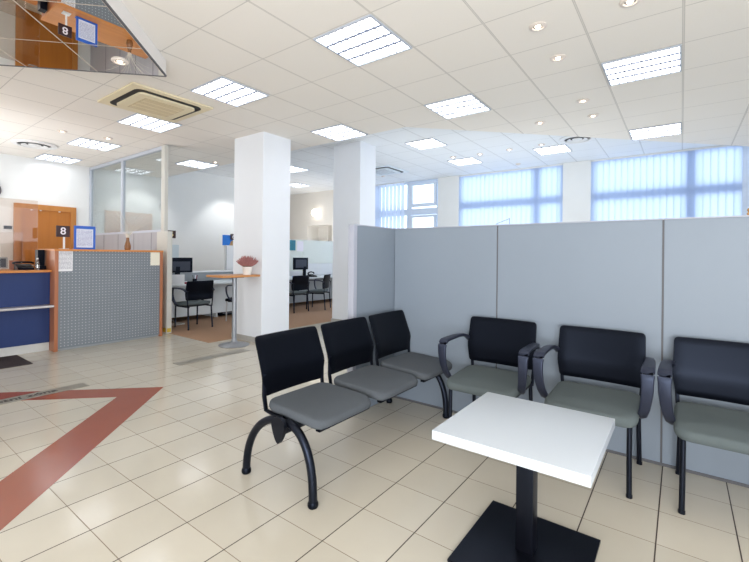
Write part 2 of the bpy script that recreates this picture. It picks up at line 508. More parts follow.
# window wall with its piers and the niche in its left end
WY = 9.99
bm = bmesh.new()
for x0, x1, z0, z1 in ((-8.3, 7.0, 0, 0.9), (-5.30, -4.69, 0.9, HI+.1), (-2.155, -1.59, 0.9, HI+.1), (3.2, 7.0, 0.9, HI+.1)):
    box(bm, x0, x1, WY, WY+0.22, z0, z1)
struct('wall_window', bm, M['wall'])
bm = bmesh.new()
nx0, nx1, nz0, nz1 = -10.27, -9.14, 1.60, 2.30
for x0, x1, z0, z1 in ((-12.5, nx0, 0, HI+.1), (nx1, -8.3, 0, HI+.1), (nx0, nx1, 0, nz0), (nx0, nx1, nz1, HI+.1)):
    box(bm, x0, x1, WY-0.02, WY+0.22, z0, z1)
box(bm, nx0, nx1, WY+0.5, WY+0.55, nz0, nz1)
box(bm, nx0-.02, nx0, WY+.22, WY+.55, nz0, nz1); box(bm, nx1, nx1+.02, WY+.22, WY+.55, nz0, nz1)
box(bm, nx0, nx1, WY+.22, WY+.55, nz1, nz1+.02); box(bm, nx0, nx1, WY+.22, WY+.55, nz0-.02, nz0)
box(bm, nx0+.62, nx0+.66, WY+.3, WY+.5, nz0, nz1)
struct('wall_end', bm, M['wall_warm'])

# pillars
for i, (x0, x1, y0, y1, zt) in enumerate(((-5.62, -4.915, 3.87, 4.40, LO+.02), (-5.44, -4.77, 5.96, 6.44, HI+.02))):
    o = struct('pillar_%d' % (i+1), BB(x0, x1, y0, y1, 0, zt, 0.006, 1), M['pillar'])
    b = bmesh.new(); box(b, x0-.012, x1+.012, y0-.012, y1+.012, 0, 0.075)
    struct('skirting', b, M['skirt'], o)
bm = BB(-10.0, -9.985, -5, 1.0, 0, .07); struct('baseboard_left', bm, M['skirt'])

# door in the left wall
def on_wall(y, z): return (-10.0, y, z)
bm = bmesh.new(); fx = -9.95
for y0, y1, z0, z1 in ((2.17, 2.27, 0, 2.12), (3.06, 3.15, 0, 2.12), (2.17, 3.15, 2.12, 2.22)):
    box(bm, -10.0, fx, y0, y1, z0, z1)
dfr = struct('door_1', bm, M['door_frame'])
b = BB(-10.0, -9.97, 2.27, 3.06, 0.006, 2.12); leaf = struct('door_leaf', b, M['door'], dfr)
b = bmesh.new(); tube(b, [(-9.97, 2.36, 1.05), (-9.92, 2.36, 1.05), (-9.92, 2.48, 1.05)], 0.01); struct('door_handle', b, M['silver'], leaf, smooth=True)
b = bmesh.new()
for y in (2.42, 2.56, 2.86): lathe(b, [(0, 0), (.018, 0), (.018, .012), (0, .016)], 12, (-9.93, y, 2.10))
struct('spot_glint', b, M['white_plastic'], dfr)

# ------------------------------------------------------------------ windows and blinds
def window(name, x0, x1, zt, mullions, transoms, fw=0.07):
    b = bmesh.new(); y0, y1 = WY+0.08, WY+0.14
    box(b, x0, x0+fw, y0, y1, .9, zt); box(b, x1-fw, x1, y0, y1, .9, zt)
    box(b, x0+fw, x1-fw, y0, y1, zt-fw, zt); box(b, x0+fw, x1-fw, y0, y1, .9, .9+fw)
    for m in mullions: box(b, m-.075, m+.075, y0-.01, y1, .9+fw, zt-fw)
    for t in transoms: box(b, x0+fw, x1-fw, y0-.005, y1, t-.09, t+.09)
    w = struct(name, b, M['win_frame'])
    struct('window_glass', BB(x0+fw, x1-fw, y0+.028, y0+.034, .9+fw, zt-fw), M['win_glass'], w)
    struct('window_sill', BB(x0, x1, WY-.08, y0-.02, .865, .9), M['white_plastic'], w)
    return w
w1 = window('window_1', -8.3, -5.30, HI, (-7.35, -6.25), (2.55,))
w2 = window('window_2', -4.69, -2.155, HI, (-2.74,), (2.62,))
w3 = window('window_3', -1.59, 3.2, HI, (.13, 0.94), (2.62,))
# tilted-open casement of the left window
b = bmesh.new(); sx0, sx1 = -6.20, -5.36
for z0, z1 in ((2.68, 3.34), (1.2, 2.44)):
    box(b, sx0, sx0+.1, WY-.01, WY+.06, z0, z1); box(b, sx1-.06, sx1, WY-.01, WY+.06, z0, z1)
    box(b, sx0+.1, sx1-.06, WY-.01, WY+.06, z1-.06, z1); box(b, sx0+.1, sx1-.06, WY-.01, WY+.06, z0, z0+.09)
struct('window_sash', b, M['win_frame'], w1)

def blind(x0, x1, zt, zb, label, mat, pitch=0.112, sw=0.130, ang=12, y=WY+0.028, skip=()):
    t = thing('vertical_blind', label, 'blind', ((x0+x1)/2, y, zb), 0, None)
    r = part('headrail', BB(x0, x1, y-.02, y+.02, zt-.035, zt, .003), M['white_plastic'], t, world=True)
    b = bmesh.new(); n = int(round((x1-x0)/pitch)); p = (x1-x0)/n
    for i in range(n):
        c = x0+p*(i+.5)
        if any(a < c < e for a, e in skip): continue
        a = math.radians(ang + random.uniform(-3, 3)); dx, dy = math.cos(a)*sw/2, math.sin(a)*sw/2
        vs = []
        for k in range(5):
            u = -1+k/2; bow = .006*(1-u*u)
            vs.append([b.verts.new((c+dx*u+bow*math.sin(a), y+dy*u-bow*math.cos(a), z)) for z in (zb, zt-.035)])
        for k in range(4): b.faces.new((vs[k][0], vs[k+1][0], vs[k+1][1], vs[k][1]))
    part('slats', b, mat, t, world=True)
    return t
blind(-4.68, -2.17, HI, .93, 'pale blue vertical blind closed across the middle window between two white piers', M['blind'])
blind(-1.58, .875, HI, .93, 'pale blue vertical blind closed across the right-hand window', M['blind'])
blind(-8.2, -6.33, HI, .93, 'white vertical blind with slats turned open on the left window', M['blind_white'], pitch=.13, sw=.11, ang=62, y=WY-.05)
blind(1.0, 3.15, HI, .93, 'pale blue vertical blind at the very right edge beyond the window post', M['blind'])

# ------------------------------------------------------------------ ceiling fittings
def make_panel():
    t = thing('ceiling_light', 'x', 'ceiling light', (0, 0, 0), 0, None)
    s = .298
    b = bmesh.new()
    for x0, x1, y0, y1 in ((-s, s, -s, -s+.012), (-s, s, s-.012, s), (-s, -s+.012, -s+.012, s-.012), (s-.012, s, -s+.012, s-.012)):
        box(b, x0, x1, y0, y1, -.016, 0)
    part('frame', b, M['louvre'], t, smooth=False)
    part('diffuser', BB(-s+.012, s-.012, -s+.012, s-.012, -.004, -.001), M['panel_em'], t, smooth=False)
    b = bmesh.new()
    for k in (-1, 0, 1): box(b, -s+.012, s-.012, k*.143-.005, k*.143+.005, -.016, -.004)
    for k in range(1, 8): box(b, -s+.012+k*.0715-.0025, -s+.012+k*.0715+.0025, -s+.012, s-.012, -.012, -.004)
    part('louvre', b, M['louvre_dark'], t, smooth=False)
    return t
panel0 = make_panel(); first = True
G_LO = 'square louvre light panels in the near ceiling'; G_HI = 'square louvre light panels in the far ceiling'
for x, y, z, lab in (
    (-2.17, 2.74, LO, 'largest square louvre light panel, top centre of the near ceiling'),
    (-.31, 4.60, LO, 'square louvre light panel at top right above the armchairs'),
    (-2.17, 4.58, LO, 'square louvre light panel right of centre, just before the ceiling step'),
    (-.31, 7.06, LO, 'square louvre light panel nearest the right-hand blind'),
    (-4.04, 2.72, LO, 'square louvre light panel right of the cream air conditioner'),
    (-5.90, 2.72, LO, 'square louvre light panel directly behind the cream air conditioner'),
    (-4.04, 4.55, LO, 'square louvre light panel above and between the two white pillars'),
    (-7.82, 2.72, LO, 'square louvre light panel left of the glass partition top'),
    (-9.60, 2.74, LO, 'square louvre light panel beside the left wall above the door'),
    (-7.80, 4.52, LO, 'square louvre light panel left of the front pillar, past the glass partition'),
    (-3.88, 6.83, HI, 'larger far light panel just behind the ceiling step at centre'),
    (-3.88, 8.58, HI, 'far light panel over the middle blind, left end'),
    (-2.05, 8.60, HI, 'far light panel in front of the pier between the two blinds'),
    (-7.73, 6.97, HI, 'upper of two far light panels seen between the pillars'),
    (-9.37, 8.65, HI, 'lower of two far light panels seen between the pillars')):
    g = G_LO if z == LO else G_HI
    if first: panel0.location = (x, y, z); panel0['label'] = lab; panel0['group'] = g; first = False
    else: dup(panel0, (x, y, z), 0, lab, g)

def make_spot():
    t = thing('ceiling_spotlight', 'x', 'spotlight')
    b = bmesh.new(); lathe(b, [(.036, 0), (.066, -.001), (.066, -.007), (.060, -.012), (.042, -.014), (.036, -.006)], 28)
    part('ring', b, M['ring'], t)
    b = bmesh.new(); lathe(b, [(0, -.004), (.034, -.004), (.034, -.001)], 24)
    part('reflector', b, M['silver'], t)
    b = bmesh.new(); lathe(b, [(0, -.018), (.016, -.014), (.022, -.005), (.022, -.0041)], 18)
    part('bulb', b, M['warm_em'], t)
    return t
spot0 = make_spot(); first = True
for x, y, z, lab in (
    (-.91, 3.33, LO, 'round spotlight at top right of centre, nearest of the row'),
    (-.302, 3.377, LO, 'round spotlight cut by the top edge of the photo'),
    (-.905, 3.96, LO, 'round spotlight second in the row, left of the big right panel'),
    (-.917, 5.21, LO, 'round spotlight third in the row running to the windows'),
    (-.91, 5.83, LO, 'round spotlight farthest in the row running to the windows'),
    (-1.528, 5.74, LO, 'round spotlight set left of the row beside the ceiling step'),
    (-7.377, 2.145, LO, 'round spotlight beside the round vent at left'),
    (-7.218, 2.697, LO, 'round spotlight right of the small left light panel'),
    (-7.315, 4.62, LO, 'round spotlight left of the front pillar'),
    (-3.884, 1.537, MZ, 'round spotlight set in the mirrored ceiling'),
    (-2.125, 8.09, HI, 'round far spotlight next to the panel before the pier'),
    (-2.736, 8.11, HI, 'round far spotlight second from the pier panel'),
    (-3.351, 8.13, HI, 'round far spotlight third from the pier panel'),
    (-3.923, 8.06, HI, 'round far spotlight above the far left light panel')):
    if first: spot0.location = (x, y, z); spot0['label'] = lab; spot0['group'] = 'round ceiling spotlights'; first = False
    else: dup(spot0, (x, y, z), 0, lab, 'round ceiling spotlights')

def round_vent(x, y, z, r, lab):
    t = thing('ceiling_vent', lab, 'vent', (x, y, z))
    b = bmesh.new(); lathe(b, [(r*.72, -.002), (r*.98, -.001), (r, -.006), (r*.97, -.02), (r*.76, -.03), (r*.72, -.02), (r*.72, -.002)], 44); part('outer_ring', b, M['white_plastic'], t)
    b = bmesh.new(); lathe(b, [(0, -.003), (r*.73, -.003), (r*.73, -.001)], 40); part('dark_throat', b, M['dark'], t)
    b = bmesh.new()
    lathe(b, [(r*.38, -.010), (r*.55, -.030), (r*.58, -.033), (r*.42, -.012), (r*.38, -.010)], 40)
    lathe(b, [(0, -.036), (r*.16, -.036), (r*.28, -.02), (r*.28, -.012), (r*.1, -.006), (0, -.006)], 40)
    part('inner_cones', b, M['white_plastic'], t)
round_vent(-8.64, 2.14, LO, .31, 'round white ceiling vent of concentric rings near the left wall')
round_vent(-1.50, 8.02, HI, .29, 'round far ceiling vent half hidden by the ceiling step')
for i, (x, y, lab) in enumerate(((-2.99, 9.46, 'small white smoke detector close to the middle blind'), (-6.35, 8.9, 'small white smoke detector over the left window'))):
    b = bmesh.new(); lathe(b, [(.0, -.035), (.035, -.033), (.05, -.012), (.06, -.001), (.0, -.0005)], 24, (x, y, HI))
    solo('smoke_detector', b, M['ring'], lab, 'smoke detector', base=(x, y, HI))

def cassette(x, y, z, s, lab, mat, grille):
    t = thing('air_conditioner', lab, 'air conditioner', (x, y, z))
    h = s/2
    b = bmesh.new(); box(b, -h, h, -h, h, -.022, -.001); bevel(b, .008); part('frame', b, mat, t)
    b = bmesh.new(); prism(b, rrect(s*.83, s*.83, .09, 6), -.026, -.020); part('air_slot', b, M['dark'], t, smooth=False)
    b = bmesh.new(); prism(b, rrect(s*.70, s*.70, .06, 6), -.048, -.024); part('inner_panel', b, mat, t)
    b = bmesh.new(); box(b, -s*.245, s*.245, -s*.245, s*.245, -.052, -.047); part('grille', b, grille, t, smooth=False)
    b = bmesh.new()
    n = 26
    for k in range(1, n): 
        q = -s*.245+s*.49*k/n; box(b, -s*.245, s*.245, q-.002, q+.002, -.0545, -.052)
    for k in range(1, 4):
        q = -s*.245+s*.49*k/4; box(b, q-.003, q+.003, -s*.245, s*.245, -.0548, -.052)
    part('grille_bars', b, mat, t, smooth=False)
cassette(-5.09, 2.42, LO, .93, 'cream ceiling cassette air conditioner with black slot beside the mirror', M['ac_cream'], M['grille'])
cassette(-5.95, 8.35, HI, .93, 'white ceiling cassette air conditioner right of the rear pillar', M['ac_white'], M['louvre'])

# ------------------------------------------------------------------ grey divider screen
t = thing('divider_screen', 'tall grey L-shaped office divider screen behind the chairs', 'divider screen', (-.8, 3.17, 0))
TOPZ = 1.545
for x0, x1 in ((-2.12, -1.162), (-1.152, -.097), (-.087, .97), (.98, 2.0)):
    part('screen_panel', BB(x0, x1, 3.17, 3.215, .004, TOPZ, .002, 1), M['screen'], t, world=True, smooth=False)
for x in (-1.157, -.092, .975):
    part('seam_strip', BB(x-.006, x+.006, 3.175, 3.21, .004, TOPZ-.002), M['seam'], t, world=True, smooth=False)
part('top_rail', BB(-2.12, 2.0, 3.165, 3.22, TOPZ, TOPZ+.008), M['screen_edge'], t, world=True, smooth=False)
part('wing_panel', BB(-2.17, -2.125, 2.62, 3.215, .004, TOPZ, .002, 1), M['screen'], t, world=True, smooth=False)
part('end_post', BB(-2.178, -2.12, 2.575, 2.62, .0, TOPZ+.008, .004), M['screen_edge'], t, world=True)
part('wing_rail', BB(-2.175, -2.12, 2.62, 3.22, TOPZ, TOPZ+.008), M['screen_edge'], t, world=True, smooth=False)
b = bmesh.new(); box(b, -2.12, 2.0, 3.162, 3.17, .0, .016); part('floor_seal', b, M['seam'], t, world=True, smooth=False)

# ------------------------------------------------------------------ armchairs
def arm_path(s):
    # from the back upright forward, over the bend and down in a taper to the seat side
    pts = [(.258, .205, .652), (.266, .16, .682), (.277, .10, .697), (.283, .02, .701), (.284, -.08, .700), (.284, -.155, .698)]
    for i in range(1, 7):
        a = math.radians(90*i/6); pts.append((.284, -.155-.055*math.sin(a), .643+.055*math.cos(a)))
    pts += [(.283, -.208, .59), (.278, -.200, .535), (.270, -.18, .48), (.258, -.150, .435), (.240, -.11, .412), (.215, -.08, .405)]
    return [(s*x, y, z) for x, y, z in pts]

def make_armchair(leg_mat, seat_mat, label, group):
    t = thing('armchair', label, 'armchair', (0, 0, 0), 0, group)
    b = pad(.49, .455, .055, .075, crown=.006); bmesh.ops.translate(b, verts=b.verts[:], vec=(0, -.045, .452))
    part('seat', b, seat_mat, t)
    b = bmesh.new(); prism(b, rrect(.44, .40, .05, 4), .385, .398); bmesh.ops.translate(b, verts=b.verts[:], vec=(0, -.04, 0))
    for s in (-1, 1): box(b, s*.205-.012, s*.205+.012, -.2, .21, .37, .392)
    part('seat_pan', b, M['black_plastic'], t)
    b = back_panel(.485, .51, .50, .495, .83, .62, .045, rc=.022); bmesh.ops.translate(b, verts=b.verts[:], vec=(0, .172, 0))
    part('backrest', b, M['black_plastic'], t)
    for s in (-1, 1):
        b = bmesh.new(); sweep(b, [(s*.225, .205, .375), (s*.232, .208, .48), (s*.236, .212, .60), (s*.236, .224, .66)], rrect(.022, .014, .004, 2), up=Vector((0, 1, 0)))
        part('back_upright', b, leg_mat, t)
    for s in (-1, 1):
        b = bmesh.new(); tube(b, [(s*.205, -.228, .39), (s*.205, -.232, .2), (s*.207, -.236, .006)], .0135, 16); lathe(b, [(0, 0), (.016, 0), (.016, .016), (.0135, .018)], 16, (s*.207, -.236, 0)); part('leg', b, leg_mat, t)
        b = bmesh.new(); tube(b, [(s*.215, .20, .39), (s*.218, .215, .2), (s*.222, .232, .006)], .0135, 16); lathe(b, [(0, 0), (.016, 0), (.016, .016), (.0135, .018)], 16, (s*.222, .232, 0)); part('leg', b, leg_mat, t)
        b = bmesh.new(); path = arm_path(s); n = len(path)
        sc = []
        for i in range(n):
            f = i/(n-1); sc.append((1.0-.75*max(0, f-.55)-(.45*max(0, .3-f)/.3), 1.0-.1*f))
        # wide flat strap whose breadth lies across the chair on top and turns forward at the bend
        sweep(b, path, rrect(.066, .021, .008, 3), up=Vector((0, .35, .93)) if False else Vector((0, 0.6, 0.8)), scales=sc)
        part('armrest', b, M['arm'], t)
    return t
chair = make_armchair(M['black_metal'], M['fabric_green'], 'black armchair with grey seat at left, beside the three-seat bench', 'armchairs along the grey divider')
chair.location = (-1.082, 2.87, 0)
dup(chair, (-.424, 2.872, 0), .0, 'black armchair with grey seat in the middle, right behind the white table', 'armchairs along the grey divider')
dup(chair, (.219, 2.875, 0), .0, 'black armchair with grey seat cut off by the right edge', 'armchairs along the grey divider')
# chairs at the desks (they face the desks, -X)
R90 = -PI/2
dup(chair, (-6.92, 3.97, .006), R90, 'black visitor armchair with back to us at the desk near the high table', 'visitor chairs at the desks')
silver_chair = make_armchair(M['silver'], M['black_plastic'], 'visitor armchair with silver legs half hidden behind the high table', 'visitor chairs at the desks')
silver_chair.location = (-6.98, 5.02, .006); silver_chair.rotation_euler = (0, 0, R90+.6)
dup(chair, (-7.12, 6.53, .006), R90, 'left black visitor chair seen between the two pillars', 'visitor chairs at the desks')
dup(chair, (-7.06, 7.26, .006), R90+.45, 'right black visitor chair turned sideways between the two pillars', 'visitor chairs at the desks')

# ------------------------------------------------------------------ three-seat bench
t = thing('waiting_bench', 'black three-seat beam bench with grey seats and arched legs', 'bench', (-1.78, 2.3, 0))
BX = -1.735
part('beam', BB(BX-.035, BX+.035, 1.50, 3.06, .335, .395, .006), M['black_metal'], t, world=True)
ROT = Matrix.Rotation(PI/2, 4, 'Z')      # local -Y (front) -> +X
for yc in (1.79, 2.345, 2.895):
    b = pad(.50, .45, .05, .085, crown=.006); bmesh.ops.transform(b, matrix=Matrix.Translation((-1.712, yc, .447)) @ ROT, verts=b.verts[:])
    seat = part('seat', b, M['fabric'], t, world=True)
    b = bmesh.new(); prism(b, rrect(.42, .44, .05, 4), .385, .396); box(b, -.17, -.14, -.2, .2, .36, .388); box(b, .14, .17, -.2, .2, .36, .388)
    bmesh.ops.transform(b, matrix=Matrix.Translation((-1.70, yc, 0)), verts=b.verts[:])
    part('seat_pan', b, M['black_plastic'], t, world=True)
    b = back_panel(.475, .515, .505, .475, .815, .60, .080, rc=.022); bmesh.ops.transform(b, matrix=Matrix.Translation((-1.935, yc, 0)) @ ROT, verts=b.verts[:])
    part('backrest', b, M['black_plastic'], t, world=True)
    for s in (-1, 1):
        b = bmesh.new(); sweep(b, [(-1.80, yc+s*.215, .383), (-1.89, yc+s*.222, .385), (-1.925, yc+s*.236, .40), (-1.938, yc+s*.240, .48), (-1.938, yc+s*.240, .60), (-1.952, yc+s*.240, .64)], rrect(.014, .026, .004, 2), up=Vector((0, 1, 0)))
        part('back_upright', b, M['black_metal'], t, world=True)
def teardrop(y0, y1):
    b = bmesh.new(); pts = []
    for i in range(24):
        a = 2*PI*i/24; r = .052; x = r*math.sin(a); z = r*math.cos(a)
        if z < 0: z *= 1.75; x *= (1-.38*min(1, -z/.09))
        pts.append((x, z))
    f = [b.verts.new((BX+x, y0, .375+z)) for x, z in pts]; g = [b.verts.new((BX+x, y1, .375+z)) for x, z in pts]
    b.faces.new(f); b.faces.new(g[::-1])
    for i in range(24): b.faces.new((f[i], g[i], g[(i+1) % 24], f[(i+1) % 24]))
    return b
for yl, y0, y1 in ((1.53, 1.478, 1.50), (3.03, 3.06, 3.08)):
    part('bracket', teardrop(y0, y1), M['black_metal'], t, world=True)
    for sgn, a in ((-1, .315), (1, .20)):
        b = bmesh.new(); path = []
        xs = BX+sgn*.02
        for i in range(17):
            th = PI/2*i/16
            path.append((xs+sgn*a*math.sin(th), yl, .012+.375*(math.cos(th)**(.9 if sgn < 0 else .8)) if i < 16 else .012))
        tube(b, path, .0225, 16, up=Vector((0, 1, 0)))
        leg = part('leg', b, M['black_metal'], t, world=True)
        b = bmesh.new(); lathe(b, [(0, 0), (.024, 0), (.028, .008), (.028, .022), (.023, .032)], 18, (xs+sgn*a, yl, 0))
        part('foot', b, M['black_plastic'], leg, world=True)

# ------------------------------------------------------------------ white coffee table
t = thing('coffee_table', 'low white square table on black pedestal in front', 'table', (-.54, 1.875, 0))
part('tabletop', BB(-.845, -.238, 1.56, 2.19, .522, .562, .003), M['table_white'], t, world=True)
part('column', BB(-.577, -.503, 1.838, 1.912, .012, .515, .006), M['black_metal'], t, world=True)
part('support_plate', BB(-.70, -.38, 1.715, 2.035, .512, .522), M['black_metal'], t, world=True, smooth=False)
part('base_plate', BB(-.79, -.285, 1.605, 2.14, 0, .012, .002), M['black_metal'], t, world=True)

# ------------------------------------------------------------------ reception counter and blue counter
t = thing('reception_counter', 'tall counter with grey dotted steel front and wooden edges', 'counter', (-6.9, 2.55, 0))
part('perforated_panel', BB(-6.60, -6.575, 1.885, 3.205, .03, 1.32), M['perf'], t, 'grey steel front with rows of pale dots', world=True, smooth=False)
part('counter_top', BB(-7.22, -6.555, 1.84, 3.25, 1.32, 1.348, .003), M['wood'], t, world=True)
part('side_board', BB(-7.20, -6.56, 1.845, 1.885, 0, 1.32, .002), M['wood_z'], t, world=True)
part('side_board', BB(-7.20, -6.56, 3.205, 3.245, 0, 1.32, .002), M['wood_z'], t, world=True)
part('back_panel', BB(-6.64, -6.60, 1.885, 3.205, .0, 1.32), M['grey_mid'], t, world=True, smooth=False)
t = thing('service_counter', 'lower navy blue counter with wooden top and pale ledge', 'counter', (-7.0, .8, 0))
part('front_panel', BB(-6.76, -6.735, -.6, 1.842, .11, 1.04), M['blue_panel'], t, 'navy blue front', world=True, smooth=False)
part('counter_top', BB(-7.45, -6.66, -.6, 1.842, 1.04, 1.068, .003), M['wood'], t, world=True)
part('ledge', BB(-6.735, -6.56, -.6, 1.842, .585, .612, .006), M['ledge'], t, 'pale metal ledge', world=True)
part('plinth', BB(-6.80, -6.745, -.6, 1.842, 0, .11), M['plinth'], t, world=True, smooth=False)
part('cabinet_body', BB(-7.40, -6.80, -.6, 1.842, 0, 1.04), M['grey_mid'], t, world=True, smooth=False)

# glass screens on the blue counter
for x, y0, y1, z0, z1, lab in ((-6.93, .2, 1.60, 1.068, 1.555, 'low glass screen standing on the blue counter, left end'),
                               (-7.25, -.4, 1.835, 1.068, 2.02, 'tall glass screen standing behind the black boxes')):
    solo('glass_screen', BB(x-.004, x+.004, y0, y1, z0, z1), M['glass_pink'], lab, 'glass screen', smooth=False)
# equipment on the blue counter
t = thing('monitor', 'grey monitor on the blue counter at the left edge', 'monitor', (-7.05, 1.36, 1.068))
part('screen_housing', BB(-7.07, -7.03, 1.1, 1.475, 1.09, 1.235, .008), M['grey_mid'], t, world=True)
part('display', BB(-7.032, -7.026, 1.12, 1.455, 1.105, 1.215), M['mon_screen'], t, world=True, smooth=False)
part('foot', BB(-7.1, -7.0, 1.22, 1.36, 1.068, 1.09, .004), M['grey_mid'], t, world=True)
t = thing('desk_telephone', 'black telephone on the blue counter beside the monitor', 'telephone', (-6.98, 1.63, 1.068))
b = bmesh.new(); prism(b, [(-.09, 0), (.09, 0), (.09, .028), (-.09, .075)], -.085, .085)
bmesh.ops.transform(b, matrix=Matrix(((1, 0, 0, 0), (0, 0, 1, 0), (0, 1, 0, 0), (0, 0, 0, 1))), verts=b.verts[:]); part('body', b, M['black_plastic'], t)
b = bmesh.new(); sweep(b, [(-.05, -.11, .085), (-.05, -.08, .098), (-.05, 0, .10), (-.05, .08, .098), (-.05, .11, .085)], rrect(.04, .025, .008)); part('handset', b, M['black_plastic'], t)
t = thing('water_bottle', 'small clear bottle between telephone and black speaker box', 'bottle', (-6.84, 1.735, 1.068))
b = bmesh.new(); lathe(b, [(0, 0), (.022, 0), (.024, .01), (.024, .09), (.018, .115), (.01, .13), (.01, .14), (0, .14)], 20); part('body', b, M['bottle'], t)
b = bmesh.new(); lathe(b, [(0, .158), (.012, .156), (.012, .14), (0, .14)], 16); part('cap', b, M['white_plastic'], t)
t = thing('speaker_box', 'upright black box with a foot on the blue counter against the wood', 'box', (-6.95, 1.79, 1.068))
part('housing', BB(-7.02, -6.90, 1.752, 1.828, 1.12, 1.335, .006), M['black_plastic'], t, world=True)
part('foot', BB(-7.03, -6.88, 1.76, 1.838, 1.068, 1.12, .004), M['black_plastic'], t, world=True)
solo('name_card', BB(-7.10, -7.085, 1.50, 1.60, 1.068, 1.19, .002), M['wood_z'], 'small wood-coloured card holder behind the telephone', 'card holder')

# number 8 sign
t = thing('counter_sign', 'brown number 8 sign on white post standing on the counter', 'sign', (-6.74, 1.995, 1.348))
part('post', BB(-6.747, -6.733, 1.985, 2.005, 1.348, 1.53), M['white_plastic'], t, world=True, smooth=False)
part('foot', BB(-6.79, -6.69, 1.95, 2.04, 1.348, 1.354), M['white_plastic'], t, world=True, smooth=False)
pl = part('plate', BB(-6.747, -6.732, 1.905, 2.06, 1.512, 1.664, .003), M['sign_brown'], t, world=True)
text_mesh('numeral', '8', .135, M['sign_white'], pl, Matrix.Translation((.0088, -.0125, .240)) @ FACE_PX)
# blue framed notice
t = thing('framed_notice', 'printed notice in bright blue frame standing on the counter', 'notice', (-6.70, 2.225, 1.348))
b = bmesh.new()
for y0, y1, z0, z1 in ((-.128, -.102, 0, .325), (.102, .128, 0, .325), (-.102, .102, 0, .026), (-.102, .102, .285, .325)): box(b, -.008, .008, y0, y1, z0, z1)
fr = part('frame', b, M['frame_blue'], t, smooth=False)
part('foot', BB(-.06, -.008, -.128, .128, 0, .008), M['frame_blue'], t, smooth=False)
part('sheet', BB(-.004, .0, -.103, .103, .025, .286), M['paper_frame'], t, smooth=False)
# taped sheets
solo('notice_sheet', BB(-6.5735, -6.5725, 1.855, 2.045, 1.052, 1.345), M['paper_left'], 'printed white sheet hanging on the counter front below the number sign', 'notice', base=(-6.573, 1.95, 1.052), smooth=False)
solo('notice_sheet', BB(-6.5735, -6.5725, 3.06, 3.20, 1.115, 1.318), M['paper_plain'], 'small blank cream sheet at the right corner of the counter front', 'notice', smooth=False)
# vase with dry twigs
t = thing('twig_vase', 'slim brown vase of pale dry twigs on the counter', 'vase', (-6.80, 2.825, 1.348))
b = bmesh.new(); lathe(b, [(0, 0), (.036, 0), (.042, .02), (.046, .06), (.036, .10), (.024, .14), (.02, .18), (.022, .19), (.016, .19), (.014, .12), (0, .11)], 24); part('vase_body', b, M['vase'], t)
b = bmesh.new(); lathe(b, [(.018, .185), (.028, .20), (.026, .235), (.016, .24), (0, .235)], 16); part('white_bloom', b, M['twig'], t)
b = bmesh.new()
for k in range(22):
    a = random.uniform(0, 2*PI); L = random.uniform(.3, .62); sp = random.uniform(.1, .42); bend = random.uniform(-.15, .25)
    d = Vector((math.cos(a)*.5, math.sin(a), 0)); q = Vector((-d.y, d.x, 0))
    path = [Vector((0, 0, .16)) + d*sp*f**1.5 + q*bend*f*f + Vector((0, 0, L*(f-.25*f*f))) for f in (0, .2, .4, .6, .8, 1)]
    sweep(b, path, circ(.0019, 5))
part('twigs', b, M['twig'], t)

# ------------------------------------------------------------------ glass partition behind the counter
t = thing('glass_partition', 'pale grey partition with tall glass panes in aluminium frame behind the counter', 'partition', (-8.3, 3.42, 0))
GY0, GY1 = 3.385, 3.445
b = BB(-9.99, -7.05, GY0, GY1, 0, 1.66); part('base_panel', b, M['base_panel'], t, world=True, smooth=False)
b = bmesh.new()
for x in (-7.25, -7.9, -8.55, -9.2): box(b, x-.004, x+.004, GY0-.003, GY0, .02, 1.655)
part('panel_joint', b, M['seam'], t, world=True, smooth=False)
po = part('end_post', BB(-7.05, -6.70, GY0-.004, GY1+.02, 0, 1.665, .006), M['cream_post'], t, world=True)
part('sticker', BB(-6.6995, -6.6985, GY0+.005, GY1+.01, .02, .085), M['yellow'], po, 'yellow sticker', world=True, smooth=False)
part('sticker', BB(-6.82, -6.72, GY0-.0055, GY0-.0045, .02, .085), M['yellow'], po, 'yellow sticker', world=True, smooth=False)
part('upper_post', BB(-6.93, -6.815, GY0, GY1, 1.665, 3.085, .004), M['cream_post'], t, world=True)
b = bmesh.new()
for x0, x1, z0, z1 in ((-8.47, -8.40, 1.70, 3.04), (-9.99, -9.93, 1.70, 3.04), (-9.99, -6.93, 3.03, 3.085), (-9.99, -6.93, 1.66, 1.70)):
    box(b, x0, x1, GY0+.005, GY1-.005, z0, z1)
part('frame', b, M['alu'], t, world=True, smooth=False)
for x0, x1 in ((-9.93, -8.47), (-8.40, -6.93)):
    part('pane', BB(x0, x1, 3.412, 3.418, 1.70, 3.03), M['glass'], t, world=True, smooth=False)

# wall fittings
t = thing('wall_clock', 'round dark wall clock cut off by the left edge', 'clock', (-9.985, 1.83, 2.42))
b = bmesh.new(); lathe(b, [(.115, 0), (.16, 0), (.16, .03), (.145, .035), (.13, .02), (.115, .012)], 36); bmesh.ops.rotate(b, verts=b.verts[:], cent=(0, 0, 0), matrix=Matrix.Rotation(PI/2, 3, 'Y')); part('rim', b, M['seam'], t)
b = bmesh.new(); lathe(b, [(0, .008), (.118, .008), (.118, 0)], 36); bmesh.ops.rotate(b, verts=b.verts[:], cent=(0, 0, 0), matrix=Matrix.Rotation(PI/2, 3, 'Y')); part('dial', b, M['white_plastic'], t)
b = bmesh.new(); box(b, .010, .013, -.004, .004, -.01, .07); box(b, .010, .013, -.01, .09, -.004, .004); part('hands', b, M['ink'], t, smooth=False)
t = thing('door_sign_plate', 'small dark plate on white mount on the left wall beside the door', 'wall plate', (-10.0, 2.09, 1.62))  # door sign: dark plate on a white backing
part('mount', BB(-10.0, -9.985, 2.02, 2.155, 1.64, 1.80), M['white_plastic'], t, world=True, smooth=False)
